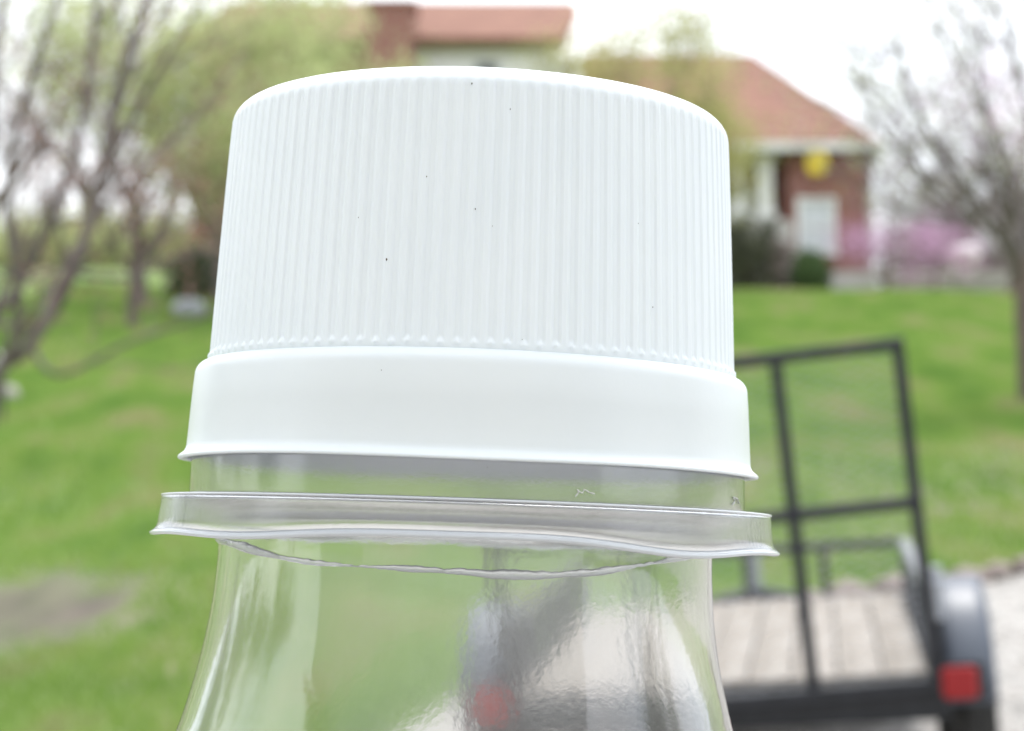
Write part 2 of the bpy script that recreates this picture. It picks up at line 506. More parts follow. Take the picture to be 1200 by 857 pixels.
# grass blades on the lawn in the nearer view
def blades(n, xr, yr, mat, name, pw=1.6):
    xs_ = rng.uniform(xr[0], xr[1], n * 3); ys_ = yr[0] + (yr[1] - yr[0]) * rng.random(n * 3) ** pw
    ok = (np.abs(xs_) < ys_ * .30 + .4) & (ys_ > drive_far(xs_) + .12)
    wv = wear(xs_, ys_)
    ok &= rng.random(n * 3) > (wv - .3) * 2.2
    xs_, ys_ = xs_[ok][:n], ys_[ok][:n]
    n = len(xs_)
    z = H(xs_, ys_)
    a = rng.uniform(0, 2 * PI, n); h = rng.uniform(.035, .085, n) * (1 + (ys_ > 20) * .3); w = rng.uniform(.006, .012, n) * np.clip(ys_ / 10, 1, 4)
    dx, dy = np.cos(a) * w, np.sin(a) * w
    lx, ly = rng.normal(0, .025, n), rng.normal(0, .025, n)
    V = np.empty((n * 3, 3))
    V[0::3] = np.stack([xs_ - dx, ys_ - dy, z - .005], 1)
    V[1::3] = np.stack([xs_ + dx, ys_ + dy, z - .005], 1)
    V[2::3] = np.stack([xs_ + lx, ys_ + ly, z + h], 1)
    me = bpy.data.meshes.new(name)
    me.vertices.add(n * 3); me.vertices.foreach_set('co', V.ravel())
    me.loops.add(n * 3); me.loops.foreach_set('vertex_index', np.arange(n * 3, dtype=np.int32))
    me.polygons.add(n); me.polygons.foreach_set('loop_start', np.arange(0, n * 3, 3, dtype=np.int32))
    me.update(calc_edges=True); me.validate()
    me.materials.append(mat)
    o = bpy.data.objects.new(name, me); COL.objects.link(o)
    return o
gb = blades(260000, (-10, 11), (8.5, 42), M['grass'], 'grass')
tag(gb, 'short spring grass with worn tan spots covering the sloping yard', 'grass', kind='stuff')

# ------------------------------------------------------------------ leaves and trees
def leaf_cloud(name, centers, per, spread, size, mat, parent=None, flat=1.0):
    c = np.array([tuple(p) for p in centers], float)
    n = len(c) * per
    P = np.repeat(c, per, 0) + rng.normal(0, 1, (n, 3)) * np.array([spread, spread, spread * flat])
    a = rng.normal(0, 1, (n, 3)); a /= np.linalg.norm(a, axis=1)[:, None]
    b = rng.normal(0, 1, (n, 3)); b -= (a * b).sum(1)[:, None] * a; b /= np.linalg.norm(b, axis=1)[:, None]
    s = size * rng.uniform(.6, 1.4, (n, 1))
    V = np.empty((n * 4, 3))
    V[0::4] = P - a * s; V[1::4] = P - b * s * .55; V[2::4] = P + a * s; V[3::4] = P + b * s * .55
    me = bpy.data.meshes.new(name)
    me.vertices.add(n * 4); me.vertices.foreach_set('co', V.ravel())
    me.loops.add(n * 4); me.loops.foreach_set('vertex_index', np.arange(n * 4, dtype=np.int32))
    me.polygons.add(n); me.polygons.foreach_set('loop_start', np.arange(0, n * 4, 4, dtype=np.int32))
    me.update(calc_edges=True); me.validate()
    me.materials.append(mat)
    o = bpy.data.objects.new(name, me); COL.objects.link(o)
    if parent: o.parent = parent
    return o

def grow(mb, p, d, length, rad, depth, ends, fork=(2, 3), spread=.55, up=.12, shrink=.72, n=5):
    p = Vector(p); d = Vector(d).normalized()
    pts = [p.copy()]; rads = [rad]
    seg = 4
    for i in range(seg):
        d = (d + Vector((random.gauss(0, .10), random.gauss(0, .10), random.gauss(0, .08) + up * .3))).normalized()
        p = p + d * length / seg
        pts.append(p.copy()); rads.append(rad * (1 - .38 * (i + 1) / seg))
    mb.tube(pts, rads, n if depth > 1 else 3, cap=False)
    if depth <= 0:
        ends.append(p.copy()); return
    if depth <= 2: ends.append(pts[2].copy())
    for i in range(random.randint(*fork)):
        ax = Vector((random.gauss(0, 1), random.gauss(0, 1), random.gauss(0, .5)))
        nd = (d + ax.normalized() * spread * random.uniform(.6, 1.3) + Vector((0, 0, up))).normalized()
        k = random.choice([2, 3, 4, 4])
        grow(mb, pts[k], nd, length * shrink * random.uniform(.8, 1.15), rads[k] * .66, depth - 1, ends, fork, spread, up, shrink, n)

def tree(name, label, base, height, rad, leafmat, per, size, depth=4, spread=.6, lean=(0, 0), group=None, bark='bark_grey', fork=(2, 3), leafspread=.35, stems=1, up=.15, trunk=.33, cat='tree', partname='crown', shrink=.74, reach=.27):
    root = empty(name, base)
    tag(root, label, cat, group)
    mb = MB(); ends = []
    tw = MB()
    for s in range(stems):
        a = 2 * PI * s / max(stems, 1) + random.random()
        o = Vector((math.cos(a), math.sin(a), 0)) * (.25 if stems > 1 else 0)
        d = Vector((lean[0], lean[1], 1)) + o
        th = height * trunk
        pts = [Vector((0, 0, -.1)) + o * rad]
        for i in range(1, 5):
            pts.append(pts[-1] + d.normalized() * th / 4 + Vector((random.gauss(0, .02), random.gauss(0, .02), 0)) * th)
        mb.tube(pts, [rad * 1.25, rad, rad * .92, rad * .85, rad * .8], 8, cap=False)
        nf = random.randint(3, 4)
        for i in range(nf):
            b = 2 * PI * i / nf + random.random()
            nd = Vector((math.cos(b) * spread, math.sin(b) * spread, .8)) + Vector((lean[0], lean[1], 0))
            grow(tw, pts[-1 if i % 2 else 3], nd, height * reach, rad * .55, depth - 1, ends, fork, spread, up, shrink)
    mb.build('trunk', M[bark], root, True)
    tw.build('branches', M[bark], root, True)
    if leafmat:
        leaf_cloud(partname, ends, per, leafspread, size, M[leafmat], root)
    return root

# ------------------------------------------------------------------ the giant bottle
S = 0.8 / F
bottle = empty('giant_bottle', (0, 0, 0))
tag(bottle, 'giant clear plastic bottle with a ribbed white screw cap, standing closest to the camera', 'bottle')
TILT = R(2.0)
# axis passes the neck level point seen at photo (545, 640)
AX = PX(546, 640, 0.8)
Rm = Matrix.Rotation(TILT, 4, 'Y')
bottle.matrix_world = Matrix.Translation(AX) @ Rm
BZ = -CAMZ / S + 12          # the ground, in bottle units

def lathe_np(name, prof, nseg, mat, parent, disp=None, close=False, smooth=True, flip=False):
    """prof: list of (r, h) in bottle units; disp(theta, r, h, idx) -> (r, h)"""
    prof = np.array(prof, float)
    m = len(prof)
    th = np.arange(nseg) * 2 * PI / nseg
    Rr = np.repeat(prof[:, 0:1], nseg, 1); Hh = np.repeat(prof[:, 1:2], nseg, 1)
    if disp is not None: Rr, Hh = disp(th[None, :], Rr, Hh)
    V = np.stack([Rr * np.cos(th), Rr * np.sin(th), Hh], 2).reshape(-1, 3) * S
    i = np.arange(m - 1)[:, None]; k = np.arange(nseg)[None, :]; l = (k + 1) % nseg
    Fq = np.stack([i * nseg + k, i * nseg + l, (i + 1) * nseg + l, (i + 1) * nseg + k], 2).reshape(-1, 4)
    if close:
        i0 = m - 1
        Fq = np.concatenate([Fq, np.stack([i0 * nseg + k[0], i0 * nseg + l[0], l[0], k[0]], 1)])
    if flip: Fq = Fq[:, ::-1]
    me = bpy.data.meshes.new(name)
    nf = len(Fq)
    me.vertices.add(len(V)); me.vertices.foreach_set('co', V.ravel())
    me.loops.add(nf * 4); me.loops.foreach_set('vertex_index', Fq.astype(np.int32).ravel())
    me.polygons.add(nf); me.polygons.foreach_set('loop_start', np.arange(0, nf * 4, 4, dtype=np.int32))
    me.update(calc_edges=True); me.validate()
    if smooth: me.shade_smooth()
    me.materials.append(mat)
    o = bpy.data.objects.new(name, me); COL.objects.link(o); o.parent = parent
    return o

def sst(a, b, x):
    t = np.clip((x - a) / (b - a), 0, 1); return t * t * (3 - 2 * t)

NR = 112
def ribs(th, r, h):
    ph = (th * NR / (2 * PI)) % 1.0
    g = sst(.10, .26, ph) * (1 - sst(.60, .78, ph))             # groove
    g2 = np.exp(-((ph - .93) / .045) ** 2) * .22 - np.exp(-((ph - .43) / .06) ** 2) * .22 * g                  # fine score beside the rib
    rid = np.floor(th * NR / (2 * PI))
    jit = np.sin(rid * 12.9898) * 43758.5; jit = jit - np.floor(jit)
    lo = 208.5 + 2.0 * (jit - .5)
    env = sst(lo - 3, lo + 3, h) * (1 - sst(476, 486, h))
    out = (r > 288) & (h > 199.5)
    bead = 2.9 * np.exp(-((h - lo) / 3.4) ** 2) * np.exp(-((ph - .44) / .19) ** 2)
    dep = 1.75 * (.85 + .3 * jit)
    return np.where(out, r - dep * env * (g + g2) + bead, r), h
cp = []
# inner skirt, going up, then top, then outer wall down
cp += [(297, 201), (296, 250), (287, 478), (0.5, 482)]
capp = [(0.5, 505)] + [(r, 505 - 2 * (r / 267) ** 4) for r in (60, 120, 180, 220, 245, 267)]
for i in range(1, 11):          # rounded shoulder
    a = PI / 2 * i / 10
    capp.append((267 + 26 * math.sin(a), 477.5 + 25.5 * math.cos(a)))
side_h = [478 - k for k in ()]
for h_ in list(np.arange(476, 463, -2)) + [458, 435, 400, 360, 320, 280, 250, 230] + list(np.arange(224, 200, -.8)):
    t = (477.5 - h_) / (477.5 - 201)
    capp.append((293 + (306.5 - 293) * t ** .9, h_))
capp += [(306.8, 200)]
# sampling of theta that lines up with ribs: 12 per rib
prof_all = cp[:3] + [(0.5, 474)]
outer = capp[::-1]
# one closed shell: outer wall up to the crown, back down the inside
cap = lathe_np('cap', outer + cp[::-1], NR * 12, M['cap'], bottle, ribs, close=True)

# smooth collar under the ribs (tamper band) with flared lip
coll = [(299, 199.5), (300, 201.0), (306, 201.4), (309, 201.2)]
for i in range(1, 9):
    a = PI / 2 * i / 8
    coll.append((308 + 14 * math.sin(a), 184.5 + 16.5 * math.cos(a)))
coll += [(322.8, 175), (324.5, 150), (326.2, 120), (327.3, 104), (328.0, 100), (330.0, 96.5), (333.2, 94), (336.2, 91.5), (336.8, 89.6), (335.8, 88.2), (332, 87.8), (327.5, 88.2), (325.2, 90), (323.2, 150), (318, 186), (302, 196)]
def collwarp(th, r, h):
    w = .9 * np.sin(2 * th + .6) + .5 * np.sin(5 * th)
    return r, h + w * sst(130, 95, h) * 1.0
def collwarp(th, r, h):
    w = 1.0 * np.sin(2 * th + .6) + .6 * np.sin(5 * th)
    return r, h + w * (1 - sst(95, 140, h))
collar = lathe_np('collar', coll, 480, M['cap'], cap, collwarp, close=True, flip=True)

# dirt specks on the cap front (each a tiny low blob)
mb = MB()
def cap_pt(px, py):
    """point of the cap wall in bottle coordinates under a photo pixel"""
    Mi = bottle.matrix_world.inverted()
    o = Mi @ Vector((0, 0, CAMZ)); d = (Mi @ PX(px, py, 1.0)) - o
    lo, hi = .4, 1.0
    for _ in range(3000):
        t = lo
        p = o + d * lo
        h = p.z / S
        rr = (293 + 13.5 * min(max((477.5 - h) / 276, 0), 1) if h < 479 else 293 - (h - 479) * 1.1) if h > 201 else (324.5 if h > 96 else 290)
        if math.hypot(p.x, p.y) / S <= rr + .5: break
        lo += .0002
    return p
for (px, py, s_) in [(453, 304, 1.5), (500, 207, .9), (598, 128, .8), (553, 98, 1.1), (420, 255, .7), (557, 245, .9), (577, 265, .5), (748, 262, .6), (765, 360, .8), (704, 106, .9), (748, 115, .6), (463, 94, .7), (612, 398, .6), (447, 434, .6), (571, 548, .7)]:
    p = cap_pt(px, py)
    mb.add([Vector(p) + Vector((q[0] * s_ * .65, q[1] * s_ * .65, q[2] * s_ * random.uniform(.7, 1.5))) * S for q in ICO], IF)
sp = mb.build('dirt_specks', M['dirt'], cap); sp['kind'] = 'stuff'

# clear body: real outer and inner wall
def spline(pts, n):
    P_ = np.array(pts, float); out = []
    for i in range(len(P_) - 1):
        p0 = P_[max(i - 1, 0)]; p1 = P_[i]; p2 = P_[i + 1]; p3 = P_[min(i + 2, len(P_) - 1)]
        for k in range(n):
            t = k / n
            out.append(.5 * ((2 * p1) + (-p0 + p2) * t + (2 * p0 - 5 * p1 + 4 * p2 - p3) * t * t + (-p0 + 3 * p1 - 3 * p2 + p3) * t ** 3))
    out.append(P_[-1]); return [tuple(q) for q in out]
# neck below ring and flaring shoulder down to the ground
low = spline([(287, 22), (286.5, 0), (287, -30), (291, -80), (299, -130), (311, -180), (325, -225), (360, -310), (430, -460), (515, -680), (565, -900), (580, -1150), (560, -1450), (520, -1750), (495, -2050), (505, -2350), (540, -2650), (565, -2950), (560, -3200), (520, BZ + 130), (470, BZ + 30), (440, BZ + 4)], 5)
up_ = [(292, 206), (293, 190), (294, 165), (300, 154), (314, 148), (319, 142), (320.4, 134), (320.8, 100), (321.2, 84), (321.5, 60), (321.6, 52), (321.6, 47), (321.4, 46), (320.6, 41), (312, 34), (296, 29), (289, 26)]
outerb = up_ + low
floor_o = [(420, BZ), (300, BZ + 40), (120, BZ + 70), (0.5, BZ + 75)]
T = 3.2
innerb = [(r - T, h) for r, h in up_[:-6]] + [(318.3, 48), (318, 46.5), (315, 40), (305, 37), (291, 32), (285, 26)] + [(r - T, h) for r, h in low[1:]]
floor_i = [(417, BZ + T), (300, BZ + 40 + T), (120, BZ + 70 + T), (0.5, BZ + 75 + T)]
neck_o = up_ + [(287.2, 23)]
neck_i = [(r - T, h) for r, h in up_[:-6]] + [(318.3, 48), (318, 46.5), (315, 40), (305, 37), (291, 32), (285, 26), (284, 23)]
lathe_np('neck', neck_o + neck_i[::-1], 360, M['clear_neck'], bottle, close=True, flip=True)
outerb = [(287.2, 22.6)] + low[1:]
innerb = [(284, 22.6)] + [(r - T, h) for r, h in low[1:]]
full = outerb + floor_o + (innerb + floor_i)[::-1]
def bodywarp(th, r, h):
    w = 1.2 * np.sin(3 * th + h * .01) + .8 * np.sin(7 * th + 1.3 + h * .004)
    inner = 0
    return np.where((r > 5) & (h < 20), r + w * np.clip((20 - h) / 120, 0, 1), r), h
body = lathe_np('body', full, 360, M['clear'], bottle, bodywarp, close=True, flip=True)

# support ring: shelf, wavy skirt and flared white edge
ring = [(320.9, 47.5), (334, 48.6), (346, 48.2), (350.5, 46.6), (351.8, 44.6), (352.3, 42), (352.5, 40), (353.4, 30), (354.4, 20), (354.8, 16), (356.0, 12), (358.5, 8.5), (361.8, 6.3), (362.6, 4.6), (361.8, 3.0), (357.5, 2.4), (353, 3.8), (351.2, 7), (350.6, 14), (350.3, 18), (349.0, 30), (348.2, 40), (348, 42), (345.5, 43.6), (333, 44.5), (321.1, 43.5)]
def ringwarp(th, r, h):
    # front faces -y (theta = 270 deg)
    a = (th - 1.5 * PI)
    a = (a + PI) % (2 * PI) - PI
    w = 6.5 * np.exp(-((a - .02) / .42) ** 2) - 5.5 * np.exp(-((a - .75) / .33) ** 2) - 2.0 * np.exp(-((a + .8) / .4) ** 2) + 1.2 * np.sin(9 * th)
    t = 1 - sst(8, 44, h)
    return r + .9 * np.sin(4 * th + .5) * t, h + w * t
rg = lathe_np('support_ring', ring, 480, M['clear_ring'], bottle, ringwarp, close=True, flip=True)

lip = [(357.0, 9.5), (360.5, 7.2), (362.9, 5.4), (363.0, 3.9), (361.5, 2.2), (357.4, 1.6), (353.5, 2.6), (352.0, 4.4), (355.5, 6.0)]
lp = lathe_np('ring_lip', lip, 480, M['milky'], rg, ringwarp, close=True, flip=True)
lp['label'] = 'milky white flared edge'
edge = [(351.6 + 1.6 * math.cos(a), 46.2 + 1.3 * math.sin(a)) for a in [2 * PI * i / 8 for i in range(8)]]
lathe_np('ring_edge', edge, 480, M['milky'], rg, ringwarp, close=True)

# rough glue bead where the neck piece is joined to the shoulder
GN = 900
gj = rng.normal(0, 1, GN); gj2 = rng.normal(0, 1, GN)
gj = np.convolve(np.r_[gj, gj[:8]], np.ones(5) / 5, 'same')[:GN]
gj2 = np.convolve(np.r_[gj2, gj2[:8]], np.ones(3) / 3, 'same')[:GN]
def gluewarp(th, r, h):
    fr = np.maximum(0, -np.sin(th))
    base = 4 - 31 * fr ** 1.3 + 1.6 * np.sin(th * 7 + 1) + 6 * sst(.5, .9, np.cos(th))
    wid = 3.2 + 1.3 * np.sin(th * 5 + 2) + .8 * np.sin(th * 17)
    top = h > 0
    return np.where(r > 288.4, r + .25 * gj2[None, :] + .25 * h * gj[None, :], r), base + h * wid + np.where(top, 1.0 * gj[None, :], .4 * gj2[None, :])
gprof = [(286.8, 1.0), (288.5, .95), (289.8, .3), (289.5, .0), (290.2, -.45), (289.6, -.8), (288.5, -1.0), (286.8, -1.0)]
gl = lathe_np('glue_bead', gprof, GN, M['glue'], bottle, gluewarp, close=True, flip=True)

# curled white shavings clinging to the neck just above the ring
def neck_pt(px, py, rr=322.4):
    Mi = bottle.matrix_world.inverted()
    o = Mi @ Vector((0, 0, CAMZ)); d = (Mi @ PX(px, py, 1.0)) - o
    a_ = d.x * d.x + d.y * d.y; b_ = 2 * (o.x * d.x + o.y * d.y); c_ = o.x ** 2 + o.y ** 2 - (rr * S) ** 2
    return o + d * ((-b_ - math.sqrt(b_ * b_ - 4 * a_ * c_)) / (2 * a_))
for path in ([(674, 582), (678, 577), (676, 574), (682, 578), (685, 574), (690, 577), (697, 579)], [(858, 592), (861, 587), (859, 583), (864, 585), (866, 590)]):
    mb = MB()
    mb.tube(spline([tuple(neck_pt(*q)) for q in path], 4), [S * (.45 + .5 * abs(math.sin(i * .9))) for i in range(4 * (len(path) - 1) + 1)], 5)
    mb.build('plastic_shaving', M['white_paint'], bottle, True)

# ------------------------------------------------------------------ utility trailer
TR0 = PX(848, 815, 7.5)                    # middle of the rear deck edge
TR1 = PX(878, 710, 10.3)
ydir = (TR1 - TR0).normalized()
roll = R(4.2)
xdir = Vector((math.cos(roll), 0, math.sin(roll)))
xdir = (xdir - ydir * xdir.dot(ydir)).normalized()
zdir = xdir.cross(ydir).normalized()
Mt = Matrix((xdir, ydir, zdir)).transposed().to_4x4()
DK = .50
Mt.translation = TR0 - zdir * DK
tr = empty('utility_trailer')
tr.matrix_world = Mt
tag(tr, 'black single axle utility trailer with plank deck and raised mesh ramp gate on gravel', 'trailer')
W = 1.60; LN = 2.85
hw = W / 2
sb = M['steel_black']
mb = MB()
mb.box((0, .035, DK - .065), (W + .08, .07, .13), bev=.006)
mb.box((0, LN, DK - .05), (W + .08, .06, .10), bev=.006)
for s in (-1, 1): mb.box((s * (hw + .012), LN / 2, DK - .05), (.055, LN - .11, .10), bev=.006)
for k in range(1, 5): mb.box((0, LN * k / 5, DK - .075), (W - .02, .05, .06), bev=.004)
mb.build('frame', sb, tr)
# planks
npl = 9
wood = noisy('weathered_plank', [(.17, .145, .12), (.25, .22, .19), (.31, .285, .26)], 7, detail=7, rough=.85, bump=.5, stretch=(3, .35, 3))
wood2 = noisy('tan_plank', [(.19, .165, .14), (.26, .23, .20), (.32, .29, .265)], 7, detail=7, rough=.85, bump=.5, stretch=(3, .35, 3))
pw = (W - .05) / npl
pls = []
for w_ in (wood, wood2):
    m1 = MB(); m1.box((0, 0, 0), (pw - .008, LN - .17, .036), bev=.005); pls.append(m1.build('plank', w_, tr))
for i in range(npl):
    src = pls[1] if i in (2, 6, 7) else pls[0]
    loc = (-(W - .05) / 2 + pw * (i + .5), LN / 2 + .005, DK + .018 + random.uniform(-.003, .003))
    if i == 0: pls[0].location = loc
    elif i == 2: pls[1].location = loc
    else: link_copy(src, tr, loc)
# side rails and posts, mesh sides
RH = .285
for s in (-1, 1):
    x = s * (hw + .012)
    rail = MB(); rail.box((x, LN / 2, DK + RH), (.05, LN + .03, .04), bev=.005); r_ = rail.build('side_rail', M['steel_grey'] if s > 0 else sb, tr)
    if s > 0: r_['label'] = 'weathered grey side rail'
    for k in range(5):
        m1 = MB(); m1.box((x, .03 + (LN - .06) * k / 4, DK + RH / 2), (.04, .04, RH - .04), bev=.004); m1.build('rail_post', sb, tr)
m1 = MB(); m1.box((0, LN + .0, DK + RH), (W - .03, .045, .045), bev=.005); m1.build('front_rail', sb, tr)
for k in range(1, 4):
    m1 = MB(); m1.box((-hw + W * k / 4, LN, DK + RH / 2), (.04, .04, RH - .045), bev=.004); m1.build('rail_post', sb, tr)
# expanded mesh: diamonds
def diamonds(name, w, h, cw, ch, t, mat, parent, origin, ux, uz):
    V = []; Fq = []
    nx = int(w / cw); nz = int(h / ch)
    cw = w / nx; ch = h / nz
    def strip(a, b):
        a = Vector(a); b = Vector(b); d = (b - a).normalized(); n_ = Vector((-d.y, d.x)) * t / 2
        q = len(V)
        for dep in (-t * .5, t * .5):
            for p in (a - n_, b - n_, b + n_, a + n_):
                V.append(Vector(origin) + Vector(ux) * p.x + Vector(uz) * p.y + Vector(ux).cross(Vector(uz)) * dep)
        Fq.extend([(q, q + 3, q + 2, q + 1), (q + 4, q + 5, q + 6, q + 7), (q, q + 1, q + 5, q + 4), (q + 2, q + 3, q + 7, q + 6)])
    for i in range(nx):
        for j in range(nz):
            x0, x1, xm = i * cw, (i + 1) * cw, (i + .5) * cw
            y0, y1, ym = j * ch, (j + 1) * ch, (j + .5) * ch
            strip((x0, ym), (xm, y0)); strip((xm, y0), (x1, ym)); strip((x1, ym), (xm, y1)); strip((xm, y1), (x0, ym))
    o = mesh(name, V, Fq, mat, parent); o['kind'] = 'stuff'
    return o
diamonds('side_mesh', LN - .1, RH - .05, .06, .03, .004, M['steel_grey'], tr, (hw + .012, .05, DK + .01), (0, 1, 0), (0, 0, 1))
diamonds('side_mesh', LN - .1, RH - .05, .06, .03, .004, sb, tr, (-hw - .012, .05, DK + .01), (0, 1, 0), (0, 0, 1))
# ramp gate
gate = empty('ramp_gate', (0, -.05, DK - .02), (R(2.0), -R(2.3), 0)); gate.parent = tr
GH = 1.265; gw = W - .02
xs_b = [-gw / 2, gw / 2 - 1.0, gw / 2 - .45, gw / 2]
for i, x in enumerate(xs_b):
    m1 = MB(); m1.box((x, 0, GH / 2), (.046, .046, GH - .05), bev=.004); m1.build('upright_bar', sb, gate)
for z, t_ in ((0, .05), (GH * .535, .044), (GH, .046)):
    m1 = MB(); m1.box((0, 0, z), (gw + .046, .05, t_), bev=.004); m1.build('cross_bar', sb, gate)
diamonds('gate_mesh', gw, GH, .075, .035, .0022, M['zinc'], gate, (-gw / 2, .027, 0), (1, 0, 0), (0, 0, 1))
# hinge and latch
for s in (-1, 1):
    m1 = MB(); m1.box((s * (hw + .012), -.04, DK + RH + .06), (.05, .03, .20), bev=.004); m1.tube([(s * (hw + .05), -.06, DK + RH + .10), (s * (hw - .05), -.06, DK + RH + .10)], .012, 8)
    m1.build('gate_latch', M['zinc'], tr)
# fenders, wheels, lights
WR = .33
AXY = .42
for s in (-1, 1):
    cx = s * (hw + .04 + .075)
    fm = MB()
    prof = []
    for i in range(17):
        a = PI * (i / 16)
        a = PI * .02 + a * .96
        prof.append((AXY + math.cos(PI - a) * .45, .40 + math.sin(a) * .45))
    n0 = 0
    v = []; f = []
    ws = [(-.095, -.03), (-.088, 0), (-.05, .006), (.05, .006), (.088, 0), (.098, -.035)]
    for (y_, z_) in prof:
        dv = Vector((0, y_ - AXY, z_ - .40)).normalized()
        for (wx, dz) in ws:
            v.append((cx + s * wx, y_ + dv.y * dz, z_ + dv.z * dz))
    for i in range(len(prof) - 1):
        for k in range(len(ws) - 1):
            a = i * len(ws) + k
            f.append((a, a + 1, a + len(ws) + 1, a + len(ws)))
    fo = mesh('fender', v, f, M['fender'], tr, True)
    so = fo.modifiers.new('thickness', 'SOLIDIFY'); so.thickness = .004
    wheel = empty('wheel', (cx, AXY, WR)); wheel.parent = tr
    tm = MB(); tm.lathe([(.20, -.075), (.25, -.098), (.30, -.10), (.322, -.085), (.330, -.06), (.326, -.03), (.331, -.028), (.331, .028), (.326, .03), (.330, .06), (.322, .085), (.30, .10), (.25, .098), (.20, .075), (.20, -.075)], 40, 'x')
    tm.build('tyre', M['rubber'], wheel, True)
    rm = MB(); rm.lathe([(.005, s * .03), (.06, s * .035), (.07, s * .012), (.15, s * .002), (.18, s * .045), (.203, s * .07), (.205, -s * .07), (.18, -s * .05)], 32, 'x')
    rm.build('rim', M['white_paint'], wheel, True)
    bm_ = MB(); bm_.box((cx - s * .045, -.075, DK + .02), (.19, .012, .14), bev=.004)
    bm_.box((cx - s * .08, -.03, DK + .02), (.06, .09, .10))
    bm_.build('light_bracket', sb, tr)
    lm = MB(); lm.box((cx - s * .045, -.10, DK + .02), (.13, .04, .115), bev=.012)
    lm.build('tail_light', M['red_lens'], tr)
mb = MB(); mb.bar((-hw - .2, AXY, WR), (hw + .2, AXY, WR), .05, bev=.004); mb.build('axle', sb, tr)
mb = MB()
for s in (-1, 1): mb.bar((s * .6, LN, DK - .08), (s * .04, LN + 1.2, DK - .08), .06, .08, .004)
mb.bar((0, LN + 1.1, DK - .08), (0, LN + 1.4, DK - .08), .07, .07, .005)
mb.build('tongue', sb, tr)
mb = MB(); mb.bar((0, LN + 1.25, -.02), (0, LN + 1.25, DK + .15), .05, .05, .004); mb.box((0, LN + 1.25, -.02), (.16, .16, .02)); mb.build('jack', M['zinc'], tr)

# ------------------------------------------------------------------ house
HD = 46.0
house = empty('brick_house', PX(800, 330, HD))
tag(house, 'long brick house with red shingle roofs, white siding and a columned porch up the slope', 'house')
HO = house.location
def HPt(px, py, D): return PX(px, py, D) - HO
def hquad(mb, pts):            # add polygon extruded backwards? simple face
    mb.add(pts, [tuple(range(len(pts)))])
def slab(mb, pts, th=.18):
    """thick roof plane through 4 points"""
    pts = [Vector(p) for p in pts]
    n_ = (pts[1] - pts[0]).cross(pts[2] - pts[1]).normalized() * th
    k = len(pts)
    v = pts + [p - n_ for p in pts]
    f = [tuple(range(k)), tuple(range(2 * k - 1, k - 1, -1))] + [(i, i + k, (i + 1) % k + k, (i + 1) % k) for i in range(k)]
    mb.add(v, f)
zb = PX(900, 332, HD).z - HO.z - .8         # base of walls, in house coords (sunk)
def X(px, D=HD): return PX(px, 300, D).x - HO.x
def Z(py, D=HD): return PX(700, py, D).z - HO.z
# right wing: brick wall, hipped roof
yF = 0.0
def wallbox(name, mat, x0, x1, y0, y1, z0, z1):
    m1 = MB(); m1.box(((x0 + x1) / 2, (y0 + y1) / 2, (z0 + z1) / 2), (x1 - x0, y1 - y0, z1 - z0))
    return m1.build(name, mat, house)
wr = wallbox('wall', M['brick'], X(925), X(1024), 0, 9, zb, Z(178)); wr['label'] = 'brick wall of the right wing'
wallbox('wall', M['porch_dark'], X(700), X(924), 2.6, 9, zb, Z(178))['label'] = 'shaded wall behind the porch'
wallbox('foundation', M['concrete'], X(924), X(1027), -.05, .2, zb, Z(318))
wallbox('porch_floor', M['concrete'], X(820), X(923), -.1, 2.59, zb, Z(258))
m1 = MB()
ov = .5
xl, xr_ = X(690), X(1032); ye, yb = -ov, 9.5
ze = Z(172); zr = Z(62, HD + 4)
xrid = X(885, HD + 4)
slab(m1, [(xl, ye, ze), (xr_, ye, ze), (xrid, 4.2, zr), (xl, 4.2, zr)])
slab(m1, [(xr_, ye, ze), (xr_, yb, ze), (xrid, 4.2, zr)])
slab(m1, [(xr_, yb, ze), (xl, yb, ze), (xl, 4.2, zr), (xrid, 4.2, zr)])
m1.build('roof', M['shingle'], house)
m1 = MB(); m1.box(((X(860) + xr_) / 2, -ov - .03, ze - .10), (xr_ - X(860), .12, .2)); m1.box((xr_ + .02, 4, ze - .1), (.1, 9, .2))
m1.build('gutter', M['white_paint'], house)
m1 = MB(); m1.box((X(1019), -.08, (zb + ze) / 2), (.09, .08, ze - zb - .3)); m1.build('downspout', M['concrete'], house)
